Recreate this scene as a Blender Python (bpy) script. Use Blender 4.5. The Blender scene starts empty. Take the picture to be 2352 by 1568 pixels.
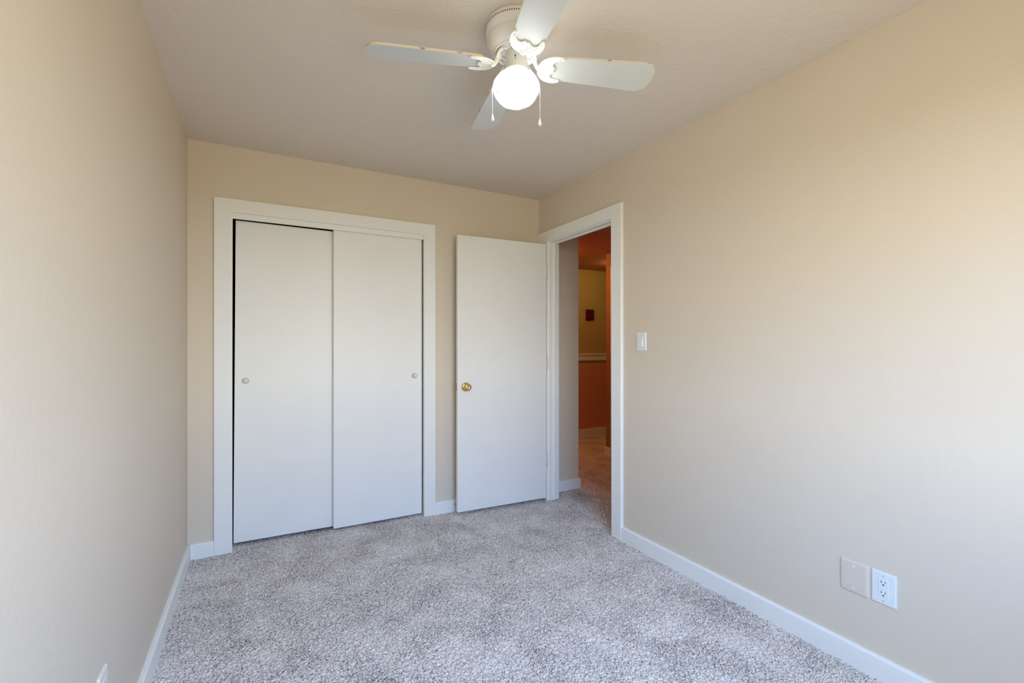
import bpy, bmesh, math, random
import numpy as np
from mathutils import Vector, Matrix
random.seed(4)
sc = bpy.context.scene
COL = sc.collection
PI = math.pi

# ---------------------------------------------------------------- camera
YAW, FPX, HCAM = 0.5005, 1058.3, 1.248
cam = bpy.data.cameras.new('camera')
cam.sensor_width = 36.0
cam.lens = FPX / 2352 * 36.0
cam.shift_y = 6.4 / 2352
cam.clip_start = 0.02
cam_o = bpy.data.objects.new('camera', cam)
COL.objects.link(cam_o)
cam_o.location = (0, 0, HCAM)
cam_o.rotation_euler = (PI / 2, 0, -YAW)
sc.camera = cam_o

# ---------------------------------------------------------------- exposure
sc.view_settings.view_transform = 'Standard'
sc.view_settings.look = 'None'
sc.view_settings.gamma = 1.0
sc.view_settings.use_curve_mapping = False
sc.view_settings.exposure = 0.0
sc.cycles.max_bounces = 14
sc.cycles.diffuse_bounces = 10
sc.cycles.use_denoising = True
sc.cycles.sample_clamp_indirect = 6.0

# ---------------------------------------------------------------- sky: cool above, warm sunlit ground below
SKY_UP, SKY_HZ, GROUND = (1.42, 2.22, 3.75), (2.30, 2.42, 2.52), (0.97, 0.825, 0.46)
SKY_STRENGTH = 5.0
w = bpy.data.worlds.new('daylight'); sc.world = w; w.use_nodes = True
nt = w.node_tree; nt.nodes.clear()
out = nt.nodes.new('ShaderNodeOutputWorld'); bg = nt.nodes.new('ShaderNodeBackground')
geo = nt.nodes.new('ShaderNodeTexCoord'); sep = nt.nodes.new('ShaderNodeSeparateXYZ')
mr = nt.nodes.new('ShaderNodeMapRange'); cr = nt.nodes.new('ShaderNodeValToRGB')
mr.inputs['From Min'].default_value = -1; mr.inputs['From Max'].default_value = 1
el = cr.color_ramp.elements
el[0].position = 0.475; el[0].color = (*GROUND, 1)
el[1].position = 0.64; el[1].color = (*SKY_UP, 1)
e = cr.color_ramp.elements.new(0.485); e.color = (*SKY_HZ, 1)
e = cr.color_ramp.elements.new(0.60); e.color = (*SKY_HZ, 1)
nt.links.new(geo.outputs['Generated'], sep.inputs[0]); nt.links.new(sep.outputs['Z'], mr.inputs['Value'])
nt.links.new(mr.outputs[0], cr.inputs[0]); nt.links.new(cr.outputs[0], bg.inputs['Color'])
bg.inputs['Strength'].default_value = SKY_STRENGTH
nt.links.new(bg.outputs[0], out.inputs['Surface'])
# window behind the camera: portal so the daylight is sampled well
WX0, WX1, WZ0, WZ1 = 0.05, 1.45, 0.82, 2.08
pl = bpy.data.lights.new('window_portal', 'AREA'); pl.shape = 'RECTANGLE'
pl.size = WX1 - WX0; pl.size_y = WZ1 - WZ0
pl.cycles.is_portal = True
po = bpy.data.objects.new('window_portal', pl); COL.objects.link(po)
po.location = ((WX0 + WX1) / 2, -0.30, (WZ0 + WZ1) / 2); po.rotation_euler = (PI / 2, 0, 0)

GLOBE_STRENGTH = 12.0
HALL_STRENGTH = 5.0

# ---------------------------------------------------------------- materials
def srgb(r, g, b):
    f = lambda c: (c / 12.92) if c <= 0.04045 else ((c + 0.055) / 1.055) ** 2.4
    return (f(r / 255), f(g / 255), f(b / 255), 1)

def mat(name, col, rough=0.5, metal=0.0, bump=None, mottled=None, spec=0.5):
    m = bpy.data.materials.new(name); m.use_nodes = True
    n = m.node_tree.nodes; L = m.node_tree.links
    b = n['Principled BSDF']
    b.inputs['Base Color'].default_value = col
    b.inputs['Roughness'].default_value = rough
    b.inputs['Metallic'].default_value = metal
    b.inputs['Specular IOR Level'].default_value = spec
    tc = n.new('ShaderNodeTexCoord')
    if bump:
        nz = n.new('ShaderNodeTexNoise'); nz.inputs['Scale'].default_value = bump[0]
        nz.inputs['Detail'].default_value = bump[2] if len(bump) > 2 else 2
        nz.inputs['Distortion'].default_value = bump[3] if len(bump) > 3 else 0
        bp = n.new('ShaderNodeBump'); bp.inputs['Strength'].default_value = bump[1]
        bp.inputs['Distance'].default_value = 0.004
        L.new(tc.outputs['Object'], nz.inputs['Vector']); L.new(nz.outputs[0], bp.inputs['Height'])
        L.new(bp.outputs[0], b.inputs['Normal'])
    if mottled:
        n2 = n.new('ShaderNodeTexNoise'); n2.inputs['Scale'].default_value = mottled[0]
        n2.inputs['Detail'].default_value = 3
        r2 = n.new('ShaderNodeValToRGB')
        a = mottled[1]
        r2.color_ramp.elements[0].position = 0.35; r2.color_ramp.elements[1].position = 0.65
        r2.color_ramp.elements[0].color = (col[0] * (1 - a), col[1] * (1 - a), col[2] * (1 - a), 1)
        r2.color_ramp.elements[1].color = col
        L.new(tc.outputs['Object'], n2.inputs['Vector']); L.new(n2.outputs[0], r2.inputs[0])
        L.new(r2.outputs[0], b.inputs['Base Color'])
    return m

M_WALL = mat('cream wall paint', srgb(219, 208, 191), 0.55, bump=(70, 0.28, 3), mottled=(2.2, 0.015), spec=0.35)
M_CEIL = mat('ceiling paint', srgb(222, 214, 205), 0.7, bump=(28, 0.9, 4, 1.2), spec=0.2)
M_TRIM = mat('white trim paint', srgb(238, 240, 237), 0.4, bump=(30, 0.02, 1), spec=0.4)
M_DOOR = mat('white door paint', srgb(238, 239, 236), 0.42, bump=(18, 0.03, 2), mottled=(5, 0.02), spec=0.4)
M_CLOSETSHADE = mat('closet shade black', (0.004, 0.004, 0.004, 1), 0.9, spec=0.1)
M_SLOT = mat('black slot', (0.01, 0.009, 0.008, 1), 0.7)
M_PLATE = mat('white plastic', srgb(226, 233, 233), 0.3, bump=(60, 0.01, 1))
M_ALMOND = mat('painted over plate', srgb(216, 207, 192), 0.45, bump=(60, 0.05, 2))
M_FAN = mat('white enamelled metal', srgb(240, 240, 237), 0.32, bump=(40, 0.01, 1))
M_BLADE = mat('white blade laminate', srgb(212, 217, 217), 0.42, bump=(50, 0.02, 2), mottled=(6, 0.02))
M_BRASS = mat('polished brass', (0.75, 0.55, 0.22, 1), 0.14, 1.0, bump=(300, 0.01, 1))
M_STEEL = mat('steel', (0.55, 0.55, 0.54, 1), 0.35, 1.0, bump=(200, 0.02, 1))
M_KNOB = mat('white enamel knob', srgb(212, 214, 215), 0.18, bump=(60, 0.01, 1))
M_HALLUP = mat('tan hall paint', srgb(192, 168, 118), 0.5, bump=(60, 0.1, 2))
M_HALLLOW = mat('terracotta hall wainscot paint', srgb(222, 150, 125), 0.5, bump=(60, 0.1, 2))
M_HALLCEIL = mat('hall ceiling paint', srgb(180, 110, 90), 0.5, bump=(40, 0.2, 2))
M_REDBOX = mat('dark red plastic', srgb(95, 20, 22), 0.4, bump=(60, 0.02, 1))

def blade_edge_mat():
    # worn, yellowed edge banding of the blades
    m = mat('yellowed blade edge', srgb(226, 214, 186), 0.6)
    n = m.node_tree.nodes; L = m.node_tree.links; b = n['Principled BSDF']
    tc = n.new('ShaderNodeTexCoord'); nz = n.new('ShaderNodeTexNoise'); nz.inputs['Scale'].default_value = 22
    nz.inputs['Detail'].default_value = 5
    r = n.new('ShaderNodeValToRGB'); r.color_ramp.elements[0].position = 0.30; r.color_ramp.elements[1].position = 0.42
    r.color_ramp.elements[0].color = srgb(140, 120, 92); r.color_ramp.elements[1].color = srgb(216, 207, 186)
    L.new(tc.outputs['Object'], nz.inputs['Vector']); L.new(nz.outputs[0], r.inputs[0]); L.new(r.outputs[0], b.inputs['Base Color'])
    return m
M_EDGE = blade_edge_mat()

def globe_mat():
    m = bpy.data.materials.new('lit alabaster glass'); m.use_nodes = True
    n = m.node_tree.nodes; L = m.node_tree.links; b = n['Principled BSDF']
    b.inputs['Base Color'].default_value = (0.9, 0.9, 0.9, 1); b.inputs['Roughness'].default_value = 0.15
    tc = n.new('ShaderNodeTexCoord'); mp = n.new('ShaderNodeMapping')
    mp.inputs['Scale'].default_value = (4, 4, 26); mp.inputs['Rotation'].default_value = (0.25, 0.2, 0)
    nz = n.new('ShaderNodeTexNoise'); nz.inputs['Scale'].default_value = 1.4; nz.inputs['Detail'].default_value = 2
    nz.inputs['Distortion'].default_value = 0.6
    r = n.new('ShaderNodeMapRange'); r.interpolation_type = 'SMOOTHSTEP'
    r.inputs['From Min'].default_value = 0.42; r.inputs['From Max'].default_value = 0.60
    r.inputs['To Min'].default_value = 0.45; r.inputs['To Max'].default_value = GLOBE_STRENGTH
    L.new(tc.outputs['Object'], mp.inputs[0]); L.new(mp.outputs[0], nz.inputs['Vector'])
    L.new(nz.outputs[0], r.inputs['Value']); L.new(r.outputs[0], b.inputs['Emission Strength'])
    b.inputs['Emission Color'].default_value = (0.97, 0.99, 1.0, 1)
    return m
M_GLOBE = globe_mat()

def carpet_mat():
    m = bpy.data.materials.new('grey frieze carpet'); m.use_nodes = True
    n = m.node_tree.nodes; L = m.node_tree.links; b = n['Principled BSDF']
    b.inputs['Roughness'].default_value = 0.95; b.inputs['Specular IOR Level'].default_value = 0.1
    tc = n.new('ShaderNodeTexCoord')
    def noise(scale, detail=2, dist=0.0):
        z = n.new('ShaderNodeTexNoise'); z.inputs['Scale'].default_value = scale
        z.inputs['Detail'].default_value = detail; z.inputs['Distortion'].default_value = dist
        L.new(tc.outputs['Object'], z.inputs['Vector']); return z
    a = noise(170, 3, 0.8)      # yarn tufts, with fibre shadows put into the colour
    c = noise(380, 1)           # fibre ends and the shadow specks between them, as colour
    p = noise(4.5, 4, 0.6)      # pile lay
    q = noise(60, 2)            # heathered colour
    mx = n.new('ShaderNodeMath'); mx.operation = 'MULTIPLY_ADD'; mx.inputs[1].default_value = 0.35
    L.new(c.outputs[0], mx.inputs[0]); 
    sc1 = n.new('ShaderNodeMath'); sc1.operation = 'MULTIPLY'; sc1.inputs[1].default_value = 0.65
    L.new(a.outputs[0], sc1.inputs[0]); L.new(sc1.outputs[0], mx.inputs[2])
    pa = n.new('ShaderNodeMath'); pa.operation = 'MULTIPLY_ADD'; pa.inputs[1].default_value = 0.18; 
    L.new(p.outputs[0], pa.inputs[0]); L.new(mx.outputs[0], pa.inputs[2])
    r = n.new('ShaderNodeValToRGB'); es = r.color_ramp.elements
    es[0].position = 0.50; es[0].color = srgb(118, 112, 110)
    es[1].position = 0.67; es[1].color = srgb(240, 233, 227)
    k = es.new(0.583); k.color = srgb(218, 211, 206)
    L.new(pa.outputs[0], r.inputs[0])
    tint = n.new('ShaderNodeValToRGB'); te = tint.color_ramp.elements
    te[0].position = 0.35; te[0].color = (1.0, 0.96, 0.92, 1); te[1].position = 0.6; te[1].color = (0.97, 0.98, 1.0, 1)
    L.new(q.outputs[0], tint.inputs[0])
    mm = n.new('ShaderNodeMix'); mm.data_type = 'RGBA'; mm.blend_type = 'MULTIPLY'; mm.inputs[0].default_value = 1
    L.new(r.outputs[0], mm.inputs[6]); L.new(tint.outputs[0], mm.inputs[7])
    L.new(mm.outputs[2], b.inputs['Base Color'])
    bp = n.new('ShaderNodeBump'); bp.inputs['Strength'].default_value = 0.35; bp.inputs['Distance'].default_value = 0.003
    L.new(mx.outputs[0], bp.inputs['Height']); L.new(bp.outputs[0], b.inputs['Normal'])
    return m
M_CARPET = carpet_mat()

# ---------------------------------------------------------------- mesh helpers
def link(name, bm, m, parent=None, smooth=False, loc=None):
    bmesh.ops.recalc_face_normals(bm, faces=bm.faces)
    me = bpy.data.meshes.new(name); bm.to_mesh(me); bm.free()
    ms = m if isinstance(m, (list, tuple)) else [m]
    for x in ms: me.materials.append(x)
    if smooth:
        me.shade_smooth() if hasattr(me, 'shade_smooth') else None
    o = bpy.data.objects.new(name, me); COL.objects.link(o)
    if parent: o.parent = parent
    if loc: o.location = loc
    return o

def box(bm, x0, x1, y0, y1, z0, z1, mi=0):
    vs = [bm.verts.new((x, y, z)) for z in (z0, z1) for x, y in ((x0, y0), (x1, y0), (x1, y1), (x0, y1))]
    fs = [(3, 2, 1, 0), (4, 5, 6, 7), (0, 1, 5, 4), (1, 2, 6, 5), (2, 3, 7, 6), (3, 0, 4, 7)]
    r = []
    for f in fs:
        q = bm.faces.new([vs[i] for i in f]); q.material_index = mi; r.append(q)
    return vs, r

def bevel_all(bm, d, seg=2):
    bmesh.ops.bevel(bm, geom=list(bm.edges), offset=d, segments=seg, profile=0.5, affect='EDGES', clamp_overlap=True)

def boxes(name, lst, m, parent=None, bevel=0.0, seg=2, loc=None):
    bm = bmesh.new()
    for b in lst: box(bm, *b)
    if bevel: bevel_all(bm, bevel, seg)
    return link(name, bm, m, parent, loc=loc)

def lathe(bm, prof, n=64, axis='Z', origin=(0, 0, 0), mi=0, smooth=True):
    rings = []
    for r, z in prof:
        ring = []
        for i in range(n):
            a = 2 * PI * i / n
            x, y, zz = r * math.cos(a), r * math.sin(a), z
            if axis == '-Y': x, y, zz = x, -z, y
            if axis == 'Y': x, y, zz = x, z, y
            if axis == '-X': x, y, zz = -z, x, y
            if axis == 'X': x, y, zz = z, x, y
            ring.append(bm.verts.new((x + origin[0], y + origin[1], zz + origin[2])))
        rings.append(ring)
    for a, b in zip(rings[:-1], rings[1:]):
        for i in range(n):
            f = bm.faces.new((a[i], a[(i + 1) % n], b[(i + 1) % n], b[i])); f.smooth = smooth; f.material_index = mi
    for ring in (rings[0], rings[-1]):
        if (ring[0].co - ring[n // 2].co).length > 1e-4:
            f = bm.faces.new(ring); f.material_index = mi
    bmesh.ops.remove_doubles(bm, verts=bm.verts, dist=1e-6)

def smooth_path(pts, k=6):
    P = [Vector(p) for p in pts]; P = [P[0] * 2 - P[1]] + P + [P[-1] * 2 - P[-2]]
    o = []
    for i in range(1, len(P) - 2):
        a, b, c, d = P[i - 1:i + 3]
        for j in range(k):
            t = j / k
            o.append(0.5 * ((2 * b) + (c - a) * t + (2 * a - 5 * b + 4 * c - d) * t * t + (3 * b - a - 3 * c + d) * t ** 3))
    o.append(P[-2]); return o

def tube(bm, pts, rad, n=10, flat=1.0, up=Vector((0, 0, 1)), closed=False, mi=0):
    pts = [Vector(p) for p in pts]; N = len(pts); rings = []
    for i, p in enumerate(pts):
        if closed: t = pts[(i + 1) % N] - pts[i - 1]
        else: t = pts[min(i + 1, N - 1)] - pts[max(i - 1, 0)]
        t.normalize(); s = t.cross(up)
        if s.length < 1e-4: s = t.cross(Vector((0, 1, 0)))
        s.normalize(); u = s.cross(t)
        r = rad[i] if isinstance(rad, (list, tuple)) else rad
        rings.append([bm.verts.new(p + s * (r * math.cos(2 * PI * k / n)) + u * (r * flat * math.sin(2 * PI * k / n))) for k in range(n)])
    rng = range(N) if closed else range(N - 1)
    for i in rng:
        a, b = rings[i], rings[(i + 1) % N]
        for k in range(n):
            f = bm.faces.new((a[k], a[(k + 1) % n], b[(k + 1) % n], b[k])); f.smooth = True; f.material_index = mi
    if not closed:
        bm.faces.new(rings[0]); bm.faces.new(rings[-1])

def prism(bm, pts2, z0, z1, mi=0, side_mi=None):
    a = [bm.verts.new((x, y, z0)) for x, y in pts2]; b = [bm.verts.new((x, y, z1)) for x, y in pts2]
    n = len(pts2)
    f1 = bm.faces.new(a); f2 = bm.faces.new(b); f1.material_index = f2.material_index = mi
    for i in range(n):
        f = bm.faces.new((a[i], a[(i + 1) % n], b[(i + 1) % n], b[i])); f.material_index = mi if side_mi is None else side_mi
    return a, b

def empty(name, loc, rz=0.0):
    o = bpy.data.objects.new(name, None); COL.objects.link(o); o.empty_display_size = 0.05
    o.location = loc; o.rotation_euler = (0, 0, rz); return o

def tag(o, label, cat, group=None):
    o['label'] = label; o['category'] = cat
    if group: o['group'] = group
    return o

def struct(o, label=None, cat=None):
    o['kind'] = 'structure'
    if label: o['label'] = label
    if cat: o['category'] = cat
    return o

# ---------------------------------------------------------------- room shell
XL, XR, YB, YR, H = -0.369, 2.030, 3.245, -0.23, 2.44
HT = 2.27          # hall ceiling
CX0, CX1, CZ = -0.150, 1.046, 2.042     # closet opening
DY0, DY1, DZ = 2.337, 3.085, 2.060      # entry opening
XRO = 2.115        # hall face of right wall

struct(boxes('wall_left', [(XL - 0.12, XL, YR - 0.12, 4.0, 0, H)], M_WALL), 'long cream wall on the left of the room', 'wall')
struct(boxes('wall_right', [(XR, XRO, YR - 0.12, DY0 - 0.012, 0, H), (XR, XRO, DY0 - 0.012, YB, DZ + 0.012, H), (XR, XRO, DY1 + 0.012, YB, 0, DZ + 0.012)], M_WALL),
       'cream wall on the right with the doorway', 'wall')
struct(boxes('wall_back', [(XL, CX0 - 0.012, YB, YB + 0.12, 0, H), (CX1 + 0.012, 2.435, YB, YB + 0.12, 0, H),
       (CX0 - 0.012, CX1 + 0.012, YB, YB + 0.12, CZ + 0.01, H)], M_WALL), 'cream back wall around the closet opening', 'wall')
struct(boxes('wall_rear', [(XL - 0.12, WX0, YR - 0.12, YR, 0, H), (WX1, XRO, YR - 0.12, YR, 0, H),
       (WX0, WX1, YR - 0.12, YR, 0, WZ0), (WX0, WX1, YR - 0.12, YR, WZ1, H)], M_WALL), 'cream wall with the window behind the camera', 'wall')
struct(boxes('ceiling', [(XL - 0.12, XRO, YR - 0.12, 4.0, H, H + 0.1)], M_CEIL), 'off-white textured ceiling', 'ceiling')
# window frame in the rear wall
wf = boxes('window_1', [(WX0, WX0 + 0.04, YR - 0.10, YR - 0.04, WZ0, WZ1), (WX1 - 0.04, WX1, YR - 0.10, YR - 0.04, WZ0, WZ1),
       (WX0, WX1, YR - 0.10, YR - 0.04, WZ0, WZ0 + 0.04), (WX0, WX1, YR - 0.10, YR - 0.04, WZ1 - 0.04, WZ1),
       ((WX0 + WX1) / 2 - 0.02, (WX0 + WX1) / 2 + 0.02, YR - 0.10, YR - 0.04, WZ0, WZ1)], M_TRIM, bevel=0.003)
struct(wf, 'white framed sliding window in the rear wall', 'window')
# closet interior, its shade put into near-black wall colour
struct(boxes('wall_closet', [(XL, 1.45, 3.90, 4.0, 0, H), (1.45, 1.55, YB + 0.12, 4.0, 0, H)], M_CLOSETSHADE), 'closet walls behind the sliding doors, coloured black for shade', 'wall')

# hall
def hallwall(name, rects, label):
    bm = bmesh.new()
    for r in rects:
        x0, x1, y0, y1 = r
        box(bm, x0, x1, y0, y1, 0, 0.98, 1); box(bm, x0, x1, y0, y1, 0.98, H, 0)
    return struct(link(name, bm, [M_HALLUP, M_HALLLOW]), label, 'wall')
hallwall('wall_hall_back', [(2.3, 6.2, 5.06, 5.18)], 'two-tone tan and terracotta wall at the far end of the hallway')
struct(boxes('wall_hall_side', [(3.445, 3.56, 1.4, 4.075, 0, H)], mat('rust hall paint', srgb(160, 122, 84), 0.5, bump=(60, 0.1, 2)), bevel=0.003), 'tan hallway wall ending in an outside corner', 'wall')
struct(boxes('wall_hall_left', [(2.315, 2.435, YB + 0.12, 5.06, 0, H)], M_HALLUP), 'tan wall on the left side of the hallway', 'wall')
struct(boxes('wall_hall_front', [(XRO, 3.445, 1.4, 1.52, 0, H)], M_HALLUP), 'tan wall closing the near end of the hallway', 'wall')
struct(boxes('wall_hall_right', [(6.08, 6.2, 2.8, 5.06, 0, H), (3.56, 6.08, 2.8, 2.92, 0, H)], M_HALLUP), 'tan wall at the right end of the hallway', 'wall')
struct(boxes('ceiling_hall', [(XRO, 3.445, 1.4, 5.2, HT, HT + 0.1), (3.445, 6.2, 2.8, 5.2, HT, HT + 0.1)], M_HALLCEIL), 'low reddish hallway ceiling', 'ceiling')

# carpet: one displaced pile surface through the doorway
def axis_lines(segs):
    a = [segs[0][0]]
    for s0, s1, st in segs:
        n = max(1, int(round((s1 - s0) / st)))
        a += list(s0 + (s1 - s0) * (np.arange(1, n + 1) / n))
    return np.array(a)
xs = axis_lines([(XL - 0.12, XL, 0.12), (XL, 2.15, 0.0036), (2.15, 3.6, 0.006), (3.6, 4.6, 0.015), (4.6, 6.2, 0.2)])
ys = axis_lines([(YR - 0.12, 0.7, 0.05), (0.7, 3.3, 0.0036), (3.3, 4.3, 0.006), (4.3, 5.06, 0.014), (5.06, 5.2, 0.14)])
rng = np.random.default_rng(7)
X, Y = np.meshgrid(xs, ys)
Zn = rng.normal(0, 1, X.shape)
Zn = 0.62 * Zn + 0.42 * (np.roll(Zn, 1, 0) + np.roll(Zn, 1, 1) + np.roll(Zn, (1, 1), (0, 1)))
fine = (X > XL) & (X < 4.6) & (Y > 0.7)
Z = np.where(fine, np.clip(Zn * 0.0027, -0.0065, 0.0065) - 0.001, 0.0)
jx = np.where(fine, rng.uniform(-1, 1, X.shape) * 0.0012, 0); jy = np.where(fine, rng.uniform(-1, 1, X.shape) * 0.0012, 0)
co = np.stack([X + jx, Y + jy, Z], -1).reshape(-1, 3).astype(np.float32)
ny, nx = X.shape
idx = np.arange(ny * nx).reshape(ny, nx)
q = np.stack([idx[:-1, :-1], idx[:-1, 1:], idx[1:, 1:], idx[1:, :-1]], -1).reshape(-1, 4).astype(np.int32)
me = bpy.data.meshes.new('floor'); me.vertices.add(len(co)); me.vertices.foreach_set('co', co.ravel())
me.loops.add(q.size); me.loops.foreach_set('vertex_index', q.ravel())
me.polygons.add(len(q)); me.polygons.foreach_set('loop_start', np.arange(0, q.size, 4, dtype=np.int32))
me.polygons.foreach_set('use_smooth', np.ones(len(q), dtype=bool))
me.update(); me.validate(); me.materials.append(M_CARPET)
fl = bpy.data.objects.new('floor', me); COL.objects.link(fl)
struct(fl, 'heathered grey frieze carpet running out into the hallway', 'floor')

# ---------------------------------------------------------------- baseboards
BH, BT = 0.088, 0.018
def baseboard(name, rects, label, m=None):
    # each rect (x0,x1,y0,y1); eased top edge by bevel
    bm = bmesh.new()
    for r in rects: box(bm, *r, -0.010, BH)
    top = [e for e in bm.edges if all(v.co.z > BH - 1e-4 for v in e.verts)] + [e for e in bm.edges if abs(e.verts[0].co.z - e.verts[1].co.z) > 0.01]
    bmesh.ops.bevel(bm, geom=top, offset=0.0075, segments=3, profile=0.5, affect='EDGES')
    return struct(link(name, bm, m or M_TRIM), label, 'baseboard')
baseboard('baseboard_left', [(XL - 0.01, XL + BT, YR - 0.01, YB + 0.01)], 'white baseboard along the left wall')
baseboard('baseboard_right', [(XR - BT, XR + 0.01, YR - 0.01, DY0 - 0.094)], 'white baseboard along the right wall')
baseboard('baseboard_back', [(XL, -0.231, YB - BT, YB + 0.01), (1.119, XR, YB - BT, YB + 0.01)], 'white baseboard on the back wall either side of the closet')
baseboard('baseboard_hall', [(XRO, 2.452, YB - BT, YB + 0.01), (2.425, 2.452, YB - BT + 0.001, 5.06)], 'white baseboard on the wall stub just outside the doorway')
baseboard('baseboard_hall_back', [(2.44, 6.0, 5.042, 5.07)], 'white baseboard at the foot of the terracotta hallway wall')
baseboard('baseboard_hall_side', [(3.428, 3.455, 3.978, 4.092), (3.430, 3.56, 4.065, 4.092)], 'short white baseboard around the hallway corner')

# ---------------------------------------------------------------- trim
CT = 0.021
def casing(name, a0, a1, b0, b1, ztop, zin, plane, depth, axis):
    # one-piece U-shaped casing: outer a0..a1 / ztop, inner b0..b1 / zin
    pts = [(a0, 0), (b0, 0), (b0, zin), (b1, zin), (b1, 0), (a1, 0), (a1, ztop), (a0, ztop)]
    if axis == 'Y': mk = lambda p, t: (p[0], plane + t, p[1])
    else: mk = lambda p, t: (plane + t, p[0], p[1])
    bm = bmesh.new()
    A = [bm.verts.new(mk(p, 0)) for p in pts]; B = [bm.verts.new(mk(p, depth)) for p in pts]
    quads = [(0, 1, 2, 7), (2, 3, 6, 7), (3, 4, 5, 6)]
    for V in (A, B):
        bm.faces.new(V)
    for i in range(8): bm.faces.new((A[i], A[(i + 1) % 8], B[(i + 1) % 8], B[i]))
    es = [e for e in bm.edges if all(v in B for v in e.verts)]
    bmesh.ops.bevel(bm, geom=es, offset=0.0028, segments=3, profile=0.5, affect='EDGES')
    bmesh.ops.triangulate(bm, faces=[f for f in bm.faces if len(f.verts) > 4])
    return link(name, bm, M_TRIM)
struct(casing('trim_1', -0.239, 1.127, CX0 + 0.004, CX1 - 0.004, 2.120, CZ, YB, -CT, 'Y'), 'flat white casing around the closet', 'trim')
struct(boxes('trim_2', [(CX0 - 0.012, CX0, YB, YB + 0.12, 0, CZ), (CX1, CX1 + 0.012, YB, YB + 0.12, 0, CZ),
        (CX0, CX1, YB, YB + 0.12, CZ, CZ + 0.01), (CX0, CX1, YB - 0.004, YB + 0.010, 2.0065, CZ)], M_TRIM, bevel=0.0015), 'white closet jamb and track fascia', 'trim')
struct(casing('trim_3', DY0 - 0.102, YB - 0.002, DY0 - 0.012, DY1 + 0.010, DZ + 0.092, DZ + 0.010, XR, -CT, 'X'), 'flat white casing around the entry doorway', 'trim')
struct(boxes('trim_4', [(XR, XRO, DY0 - 0.012, DY0, 0, DZ), (XR, XRO, DY1, DY1 + 0.012, 0, DZ), (XR, XRO, DY0 - 0.012, DY1 + 0.012, DZ, DZ + 0.012),
        (XR + 0.040, XR + 0.056, DY0, DY0 + 0.010, 0, DZ - 0.010), (XR + 0.040, XR + 0.056, DY1 - 0.010, DY1, 0, DZ - 0.010),
        (XR + 0.040, XR + 0.056, DY0, DY1, DZ - 0.010, DZ)], M_TRIM, bevel=0.0015), 'white doorway jamb with door stop', 'trim')
struct(boxes('trim_5', [(XRO, XRO + 0.014, DY1 + 0.010, YB - 0.002, 0, DZ + 0.09), (XRO, XRO + 0.014, DY0 - 0.1, DY0 - 0.010, 0, DZ + 0.09),
        (XRO, XRO + 0.014, DY0 - 0.010, DY1 + 0.010, DZ + 0.010, DZ + 0.09)], M_TRIM, bevel=0.002), 'white casing on the hallway side of the doorway', 'trim')
struct(boxes('trim_6', [(2.435, 6.0, 5.040, 5.06, 1.025, 1.098), (2.435, 6.0, 5.030, 5.06, 1.098, 1.118)], M_TRIM, bevel=0.003), 'white chair rail across the far hallway wall', 'trim')
struct(boxes('trim_7', [(3.430, 3.445, 3.90, 3.985, 0, 2.12)], M_TRIM, bevel=0.002), 'white door casing on the hallway side wall', 'trim')

# ---------------------------------------------------------------- closet doors
def sliding_door(name, x0, x1, y, z0, z1, kx, kz, label, rz=0.0):
    d = boxes(name, [(0, x1 - x0, 0, 0.028, 0, z1 - z0)], M_DOOR, bevel=0.003)
    d.location = (x0, y, z0); d.rotation_euler = (0, rz, 0)
    struct(d, label, 'door')
    bm = bmesh.new()
    lathe(bm, [(0.0, -0.0005), (0.0175, -0.0005), (0.0185, 0.002), (0.0165, 0.004), (0.0105, 0.005), (0.0095, 0.009), (0.0125, 0.013),
               (0.0155, 0.018), (0.0165, 0.023), (0.0145, 0.028), (0.009, 0.0315), (0.0, 0.0325)], 40, '-Y')
    k = link('knob', bm, M_KNOB, d); k.location = (kx - x0, 0, kz - z0)
    k['label'] = 'small round white knob'
    return d
sliding_door('door_2', -0.1435, 0.460, 3.305, 0.024, 2.0125, -0.083, 1.022, 'left sliding closet door set behind the other', rz=0.006)
sliding_door('door_3', 0.430, 1.035, 3.262, 0.018, 2.030, 0.978, 1.022, 'right sliding closet door overlapping in front')

# ---------------------------------------------------------------- entry door
d = empty('door_1', (2.004, 3.094, 0.024), 0)
ang = math.atan2(3.127 - 3.094, 1.262 - 2.004)      # door direction from the hinge
d.rotation_euler = (0, 0, ang)
struct(d, 'open flush white entry door swung back towards the closet wall', 'door')
W = 0.745
# local: x from hinge to free edge, local -y is the wall side
bm = bmesh.new(); box(bm, 0, W, -0.035, 0, 0, 2.022); bevel_all(bm, 0.0025, 2)
link('door_slab', bm, M_DOOR, d)
kx = W - 0.062
bm = bmesh.new()
for s in (1, -1):
    o = (kx, 0 if s > 0 else -0.035, 0.912)
    lathe(bm, [(0.0, -0.0005), (0.032, -0.0005), (0.0325, 0.003), (0.029, 0.007), (0.016, 0.010)], 48, 'Y' if s > 0 else '-Y', o)
link('rose', bm, M_BRASS, d)
bm = bmesh.new()
for s in (1, -1):
    o = (kx, 0 if s > 0 else -0.035, 0.912)
    lathe(bm, [(0.0, 0.006), (0.0125, 0.006), (0.012, 0.022), (0.017, 0.026), (0.0245, 0.033), (0.0275, 0.041), (0.0265, 0.050),
               (0.021, 0.056), (0.013, 0.058), (0.0105, 0.0565), (0.006, 0.0565), (0.0, 0.0565)], 48, 'Y' if s > 0 else '-Y', o)
kb = link('door_knob', bm, M_BRASS, d); kb['label'] = 'polished brass knob'
bm = bmesh.new(); lathe(bm, [(0, 0.056), (0.0058, 0.056), (0.0058, 0.0595), (0.004, 0.0605), (0, 0.0605)], 24, 'Y', (kx, 0, 0.912))
link('lock_button', bm, M_STEEL, kb)
lp = boxes('latch_plate', [(W - 0.001, W + 0.0012, -0.029, -0.006, 0.912 - 0.028, 0.912 + 0.028)], M_STEEL, d, bevel=0.0005)
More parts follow.
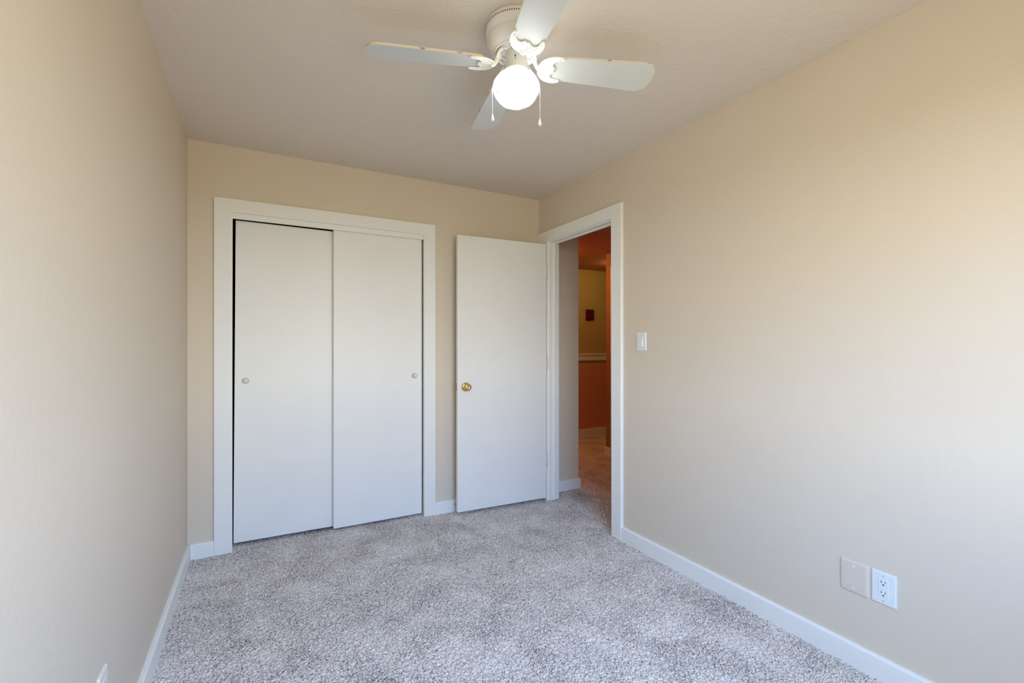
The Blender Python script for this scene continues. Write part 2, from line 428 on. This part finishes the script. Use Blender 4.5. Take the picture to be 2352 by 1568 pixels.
bm = bmesh.new(); lathe(bm, [(0, 0), (0.0065, 0), (0.0065, 0.007), (0.0045, 0.0105), (0, 0.011)], 20, 'X', (W, -0.0175, 0.912)); link('latch_bolt', bm, M_STEEL, lp)
for i, z in enumerate((0.30, 1.07, 1.80)):
    bm = bmesh.new(); lathe(bm, [(0, -0.045), (0.0052, -0.045), (0.0052, 0.045), (0, 0.045)], 16, 'Z', (-0.0025, 0.004, z))
    box(bm, 0.0, 0.0012, -0.03, 0.002, z - 0.044, z + 0.044)
    hg = link('hinge', bm, mat('painted hinge', srgb(215, 214, 210), 0.4), d)
    bm = bmesh.new(); lathe(bm, [(0, 0), (0.0032, 0), (0.0042, 0.002), (0.0032, 0.006), (0, 0.007)], 12, 'Z', (-0.0025, 0.004, z + 0.045)); link('hinge_pin', bm, M_STEEL, hg)
bm = bmesh.new(); lathe(bm, [(0, -0.0004), (0.0028, -0.0004), (0.0028, 0.0006), (0, 0.0006)], 12, 'Y', (W - 0.105, 0, 2.008)); link('screw_hole', bm, M_SLOT, d)

# spring door stop on the baseboard behind the door
ds = empty('door_stop', (1.283, YB - BT, 0.052))
tag(ds, 'small dark spring door stop on the baseboard behind the open door', 'door stop')
bm = bmesh.new()
hel = [(0.0055 * math.cos(t * 0.7), -0.004 - t * 0.0006, 0.0055 * math.sin(t * 0.7)) for t in range(72)]
tube(bm, hel, 0.0012, 6); link('spring', bm, M_STEEL, ds)
bm = bmesh.new(); lathe(bm, [(0, 0.0), (0.010, 0.0), (0.009, 0.004), (0, 0.005)], 20, '-Y'); link('base', bm, M_STEEL, ds)
bm = bmesh.new(); lathe(bm, [(0, 0.045), (0.007, 0.045), (0.0075, 0.052), (0.005, 0.056), (0, 0.057)], 20, '-Y'); link('rubber_tip', bm, M_SLOT, ds)

# ---------------------------------------------------------------- wall plates
def rounded_plate(bm, w, h, t, r, bev, seg=5):
    # plate in local YZ plane facing -X (right wall); corners radius r
    pts = []
    for cx, cz, a0 in ((w / 2 - r, h / 2 - r, 0), (-w / 2 + r, h / 2 - r, PI / 2), (-w / 2 + r, -h / 2 + r, PI), (w / 2 - r, -h / 2 + r, 1.5 * PI)):
        for k in range(seg + 1):
            a = a0 + PI / 2 * k / seg
            pts.append((cx + r * math.cos(a), cz + r * math.sin(a)))
    def ring(off, x):
        o = []
        for y, z in pts:
            l = math.hypot(y, z)
            o.append(bm.verts.new((x, y - off * (1 if y > 0 else -1), z - off * (1 if z > 0 else -1))))
        return o
    R = [ring(0, 0), ring(0, -t * 0.25), ring(bev * 0.35, -t * 0.75), ring(bev, -t)]
    n = len(pts)
    for a, b in zip(R[:-1], R[1:]):
        for i in range(n):
            bm.faces.new((a[i], a[(i + 1) % n], b[(i + 1) % n], b[i]))
    bm.faces.new(R[0]); bm.faces.new(R[-1])

def screw(parent, y, z, x, r=0.0032, m=None):
    bm = bmesh.new(); lathe(bm, [(0, -0.001), (r, -0.001), (r, 0.0006), (r * 0.7, 0.0012), (0, 0.0014)], 16, '-X', (x, y, z))
    s = link('screw', bm, m or M_PLATE, parent)
    return s

# light switch
sw = empty('light_switch', (XR, 2.074, 1.266)); tag(sw, 'white paddle light switch on the right wall beside the doorway', 'light switch')
bm = bmesh.new(); rounded_plate(bm, 0.080, 0.112, 0.006, 0.0025, 0.004); link('wall_plate', bm, M_PLATE, sw)
bm = bmesh.new(); box(bm, -0.0072, -0.004, -0.0172, 0.0172, -0.0335, 0.0335); bevel_all(bm, 0.0008, 1); link('switch_frame', bm, M_PLATE, sw)
bm = bmesh.new()
vs, _ = box(bm, -0.0078, -0.006, -0.0150, 0.0150, -0.0315, 0.0315)
for v in vs:
    if v.co.x < -0.0077: v.co.x = -0.0076 if v.co.z > 0 else -0.0150
bevel_all(bm, 0.0007, 2); link('paddle', bm, M_PLATE, sw)

# blank plate
bp_ = empty('blank_wall_plate', (XR, 0.934, 0.343)); tag(bp_, 'blank beige wall plate with two screws, left of the power outlet', 'wall plate')
bm = bmesh.new(); rounded_plate(bm, 0.098, 0.124, 0.006, 0.008, 0.009); link('plate', bm, M_ALMOND, bp_)
for z in (0.0415, -0.0415): screw(bp_, 0, z, -0.0058, 0.0036, M_PLATE)

# outlet
ol = empty('electrical_outlet', (XR, 0.8365, 0.3435)); tag(ol, 'white double power outlet low on the right wall', 'electrical outlet')
bm = bmesh.new(); rounded_plate(bm, 0.078, 0.119, 0.006, 0.0025, 0.004); link('wall_plate', bm, M_PLATE, ol)
bm = bmesh.new(); box(bm, -0.0072, -0.004, -0.0168, 0.0168, -0.0333, 0.0333); bevel_all(bm, 0.0007, 2); rec = link('receptacle', bm, M_PLATE, ol)
for zc in (0.0195, -0.0195):
    bm = bmesh.new()
    box(bm, -0.0076, -0.007, 0.0052, 0.0070, zc + 0.0005, zc + 0.0095); box(bm, -0.0076, -0.007, -0.0070, -0.0052, zc + 0.0015, zc + 0.0090)
    lathe(bm, [(0, 0.007), (0.0027, 0.007), (0.0027, 0.0076), (0, 0.0076)], 14, '-X', (0, 0, zc - 0.0055))
    link('socket_slots', bm, M_SLOT, rec)
for z in (0.0465, -0.0465): screw(ol, 0, z, -0.0058, 0.0030, mat('plate screw', srgb(185, 190, 195), 0.4))

# left wall outlet at the bottom edge
ol2 = empty('electrical_outlet', (XL, 1.591, 0.325), PI); tag(ol2, 'wall plate low on the left wall, cut off by the photo edge', 'electrical outlet')
bm = bmesh.new(); rounded_plate(bm, 0.072, 0.116, 0.006, 0.0025, 0.004); link('wall_plate', bm, mat('off-white plastic', srgb(234, 228, 218), 0.4, bump=(60, 0.02, 1)), ol2)
bm = bmesh.new(); box(bm, -0.0072, -0.004, -0.0168, 0.0168, -0.0333, 0.0333); bevel_all(bm, 0.0007, 2); link('receptacle', bm, M_PLATE, ol2)

# hall box
hb = empty('wall_box', (3.985, 5.06, 1.658)); tag(hb, 'small dark red box mounted on the far hallway wall', 'wall box')
bm = bmesh.new(); box(bm, -0.068, 0.060, -0.030, 0, -0.060, 0.068); bevel_all(bm, 0.004, 2); link('cover', bm, M_REDBOX, hb)
bm = bmesh.new(); box(bm, -0.070, 0.048, -0.022, 0, -0.076, -0.060); bevel_all(bm, 0.002, 1); link('base', bm, M_REDBOX, hb)

# hall lights out of sight: corner lamp, and an orange one added for brightness
def hall_lamp(x, y, r, col, strength, label):
    hl = empty('hall_light', (x, y, HT)); tag(hl, label, 'ceiling light', None)
    bm = bmesh.new(); lathe(bm, [(0, 0), (r + 0.01, 0), (r + 0.01, -0.018), (r, -0.022), (0.0, -0.022)], 40); link('canopy', bm, M_FAN, hl)
    gm = mat('warm lit glass', (0.8, 0.7, 0.6, 1), 0.4); b = gm.node_tree.nodes['Principled BSDF']
    b.inputs['Emission Color'].default_value = (*col, 1); b.inputs['Emission Strength'].default_value = strength
    bm = bmesh.new(); lathe(bm, [(r * 0.95, -0.020), (r, -0.045), (r * 0.88, -0.080), (r * 0.6, -0.105), (r * 0.25, -0.116), (0, -0.118)], 40); link('lamp_shade', bm, gm, hl)
hall_lamp(3.92, 4.38, 0.085, (1.0, 0.86, 0.26), HALL_STRENGTH * 3.2, 'warm yellow ceiling light round the hallway corner')
hall_lamp(2.72, 4.30, 0.120, (1.0, 0.36, 0.11), HALL_STRENGTH * 8, 'added orange light brightening the hallway, hidden behind the closet wall')

# ---------------------------------------------------------------- ceiling fan
FX, FY = 0.8425, 1.5075
fan = empty('ceiling_fan', (FX, FY, H))
tag(fan, 'white four-blade hugger ceiling fan with a lit glass globe', 'ceiling fan')
bm = bmesh.new()
lathe(bm, [(0.0, 0.0), (0.110, 0.0), (0.113, -0.003), (0.113, -0.036), (0.110, -0.041), (0.1045, -0.046), (0.103, -0.050), (0.1065, -0.055), (0.1085, -0.063),
           (0.107, -0.074), (0.101, -0.087), (0.091, -0.098), (0.0835, -0.1035), (0.0825, -0.1065), (0.0800, -0.1080), (0.0775, -0.1075), (0.0755, -0.104), (0.0750, -0.070), (0.0, -0.070)], 96)
housing = link('motor_housing', bm, M_FAN, fan)
bm = bmesh.new()
for i in range(88):
    a = 2 * PI * i / 88
    mt = Matrix.Rotation(a, 4, 'Z')
    vs = []
    for x in (0.1126, 0.1133):
        vs.append([bm.verts.new(mt @ Vector((x, y, z))) for y, z in ((-0.0007, -0.0205), (0.0007, -0.0205), (0.0015, -0.0193), (0.0015, -0.0157), (0.0007, -0.0145), (-0.0007, -0.0145), (-0.0015, -0.0157), (-0.0015, -0.0193))])
    bm.faces.new(vs[1])
    for j in range(8): bm.faces.new((vs[0][j], vs[0][(j + 1) % 8], vs[1][(j + 1) % 8], vs[1][j]))
link('vent_slots', bm, M_SLOT, housing)
bm = bmesh.new()
lathe(bm, [(0, -0.068), (0.030, -0.068), (0.066, -0.086), (0.0665, -0.100), (0.063, -0.103), (0.046, -0.104), (0.0, -0.104)], 64)
link('rotor', bm, M_FAN, fan)
bm = bmesh.new()
lathe(bm, [(0, -0.100), (0.036, -0.100), (0.040, -0.106), (0.0415, -0.109), (0.0415, -0.168), (0.0435, -0.169), (0.0445, -0.172), (0.0435, -0.176), (0.0, -0.176)], 64)
sh = link('switch_housing', bm, M_FAN, fan)
ca = math.radians(236)
for z, r in ((-0.116, 0.0018), (-0.146, 0.0016)):
    bm = bmesh.new(); lathe(bm, [(0, 0.0), (r, 0.0), (r, 0.0008), (0, 0.0008)], 12, 'X')
    s = link('screw', bm, M_SLOT, sh); s.location = (0.0413 * math.cos(ca), 0.0413 * math.sin(ca), z); s.rotation_euler = (0, 0, ca)
bm = bmesh.new(); box(bm, -0.002, 0.0006, -0.0016, 0.0016, -0.008, 0.008)
s = link('switch_slot', bm, M_SLOT, sh); s.location = (0.0413 * math.cos(ca), 0.0413 * math.sin(ca), -0.132); s.rotation_euler = (0, 0, ca)
bm = bmesh.new(); box(bm, -0.002, 0.004, -0.0014, 0.0014, -0.001, 0.007); bevel_all(bm, 0.0005, 1)
s = link('reverse_switch', bm, M_PLATE, sh); s.location = (0.0413 * math.cos(ca), 0.0413 * math.sin(ca), -0.131); s.rotation_euler = (0, 0, ca)

bm = bmesh.new()
lathe(bm, [(0.0405, -0.174), (0.043, -0.177), (0.048, -0.1795), (0.058, -0.185), (0.070, -0.194), (0.080, -0.207), (0.0858, -0.221), (0.0868, -0.233),
           (0.0845, -0.247), (0.0785, -0.261), (0.0700, -0.273), (0.0590, -0.284), (0.0440, -0.292), (0.0240, -0.297), (0, -0.298)], 72)
link('glass_globe', bm, M_GLOBE, fan)

# blades and blade irons
def blade_outline():
    R0, R1, w0, w1, c = 0.125, 0.540, 0.054, 0.069, 0.048
    pts = []
    for cx, cy, a0, s in ((R0 + 0.02, -w0 + 0.02, PI, 0.02), (R1 - c, -w1 + c, 1.5 * PI, c), (R1 - c, w1 - c, 0, c), (R0 + 0.02, w0 - 0.02, PI / 2, 0.02)):
        for k in range(9):
            a = a0 + PI / 2 * k / 8
            pts.append((cx + s * math.cos(a), cy + s * math.sin(a)))
    return pts
def make_blade():
    bm = bmesh.new(); prism(bm, blade_outline(), -0.0040, 0.0040, 0, 1)
    es = [e for e in bm.edges if abs(e.verts[0].co.z - e.verts[1].co.z) < 1e-5]
    bmesh.ops.bevel(bm, geom=es, offset=0.0008, segments=1, affect='EDGES')
    return bm
half = [(0.083, 0.0), (0.086, 0.014), (0.092, 0.031), (0.107, 0.047), (0.128, 0.057), (0.150, 0.060), (0.167, 0.057), (0.175, 0.0505),
        (0.168, 0.0465), (0.152, 0.045), (0.139, 0.038), (0.133, 0.027), (0.136, 0.016), (0.144, 0.009), (0.141, 0.0)]
def make_iron():
    bm = bmesh.new()
    up = smooth_path([(x, y, 0) for x, y in half], 5)
    full = up[:-1] + [Vector((p.x, -p.y, 0)) for p in reversed(up)][:-1]
    prism(bm, [(p.x, p.y) for p in full], -0.0042, -0.0008)
    tube(bm, [Vector((p.x, p.y, -0.0042)) for p in full], 0.0032, 8, closed=True)
    for s in (1, -1):   # scroll ribs
        tube(bm, smooth_path([(0.094, 0.006 * s, -0.0045), (0.104, 0.020 * s, -0.005), (0.118, 0.033 * s, -0.005), (0.136, 0.044 * s, -0.0045), (0.158, 0.0515 * s, -0.0042)], 5), 0.0022, 8)
        tube(bm, smooth_path([(0.100, 0.004 * s, -0.0048), (0.112, 0.010 * s, -0.005), (0.122, 0.017 * s, -0.005), (0.131, 0.030 * s, -0.0045)], 5), 0.0022, 8)
        tube(bm, smooth_path([(0.118, 0.004 * s, -0.0045), (0.125, 0.009 * s, -0.0048), (0.134, 0.008 * s, -0.0045)], 5), 0.0018, 8)
    lathe(bm, [(0, -0.011), (0.006, -0.010), (0.010, -0.006), (0.011, -0.002), (0, -0.001)], 20, 'Z', (0.090, 0, 0))
    return bm
def make_arm():
    bm = bmesh.new()
    p = smooth_path([(0.094, 0, -0.153), (0.086, 0, -0.152), (0.077, 0, -0.140), (0.069, 0, -0.124), (0.060, 0, -0.113)], 6)
    tube(bm, p, [0.0095 - 0.002 * i / len(p) for i in range(len(p))], 12, 0.8, up=Vector((0, 1, 0)))
    for s in (1, -1):
        a = math.radians(33) * s
        e = Vector((0.056 * math.cos(a), 0.056 * math.sin(a), -0.108))
        tube(bm, smooth_path([(0.072, 0, -0.130), (0.068, 0.012 * s, -0.117), (0.0615, 0.024 * s, -0.110), e], 6), 0.0075, 10, 0.6)
        lathe(bm, [(0, -0.104), (0.0085, -0.104), (0.009, -0.110), (0.007, -0.113), (0, -0.113)], 20, 'Z', (e.x, e.y, 0))
    return bm
def make_screw():
    bm = bmesh.new(); lathe(bm, [(0, 0), (0.0042, 0), (0.0042, -0.0012), (0.003, -0.0026), (0, -0.003)], 16); return bm
blade_me = arm_me = iron_me = None
for k, (th, tip) in enumerate(((9.4, 0), (107.0, 0), (189.3, 0), (285.0, 0))):
    a = math.radians(th) - YAW
    if k == 0:
        b0 = link('blade', make_blade(), [M_BLADE, M_EDGE], fan)
        i0 = link('blade_iron', make_iron(), M_FAN, b0)
        a0 = link('blade_arm', make_arm(), M_FAN, fan)
        s0 = [link('screw', make_screw(), M_STEEL, a0) for _ in range(2)]
        bl, ar = b0, a0
    else:
        bl = b0.copy(); COL.objects.link(bl); ii = i0.copy(); COL.objects.link(ii); ii.parent = bl
        ar = a0.copy(); COL.objects.link(ar)
        for s in s0:
            c = s.copy(); COL.objects.link(c); c.parent = ar
    bl.location = (0, 0, -0.1445); bl.rotation_euler = Matrix.Rotation(a, 3, 'Z').to_euler()
    bl.rotation_euler = (Matrix.Rotation(a, 3, 'Z') @ Matrix.Rotation(math.radians(-12), 3, 'X')).to_euler()
    ar.rotation_euler = (0, 0, a)
    if k == 0:
        i0.location = (0, 0, -0.0040)
        for s, sg in zip(s0, (1, -1)):
            an = math.radians(33) * sg; s.location = (0.056 * math.cos(an), 0.056 * math.sin(an), -0.1128)
    elif 'ii' in dir():
        ii.location = (0, 0, -0.0040)

# pull chains with drop knobs, draped over the globe
def chain(side, zend, label):
    a = -YAW + (0 if side > 0 else PI)
    L0 = Vector((math.cos(a), math.sin(a), 0))
    bm = bmesh.new()
    path = [Vector(L0 * r) + Vector((0, 0, z)) for r, z in ((0.043, -0.150), (0.052, -0.160), (0.064, -0.178), (0.078, -0.196), (0.0865, -0.214), (0.0892, -0.233))]
    path = smooth_path(path, 8)
    path.append(L0 * 0.0892 + Vector((0, 0, zend)))
    # resample
    d_, last, beads = 0.0, path[0], [path[0]]
    step = 0.0034
    for p in path[1:]:
        seg = (p - last).length
        while d_ + seg >= step:
            t = (step - d_) / seg; last = last.lerp(p, t); beads.append(last.copy()); seg = (p - last).length; d_ = 0
        d_ += seg; last = p
    for p in beads:
        bmesh.ops.create_icosphere(bm, subdivisions=1, radius=0.00145, matrix=Matrix.Translation(p))
    for f in bm.faces: f.smooth = True
    tube(bm, [beads[0], *beads[4::4], beads[-1]], 0.0005, 5)
    c = link('pull_chain', bm, M_FAN, fan)
    bm = bmesh.new(); p = beads[-1]
    lathe(bm, [(0, 0.001), (0.0018, 0.0), (0.0028, -0.004), (0.0045, -0.010), (0.0062, -0.017), (0.0068, -0.021), (0.0058, -0.025), (0.003, -0.0268), (0, -0.0270)], 20, 'Z', tuple(p))
    link('pull_knob', bm, M_FAN, c)
    bm = bmesh.new(); q = L0 * 0.0415 + Vector((0, 0, -0.150))
    lathe(bm, [(0, -0.006), (0.003, -0.005), (0.0035, 0), (0.003, 0.005), (0, 0.006)], 12, 'Z', tuple(q)); link('chain_guide', bm, M_STEEL, c)
chain(-1, -0.333, 'left')
chain(1, -0.349, 'right')
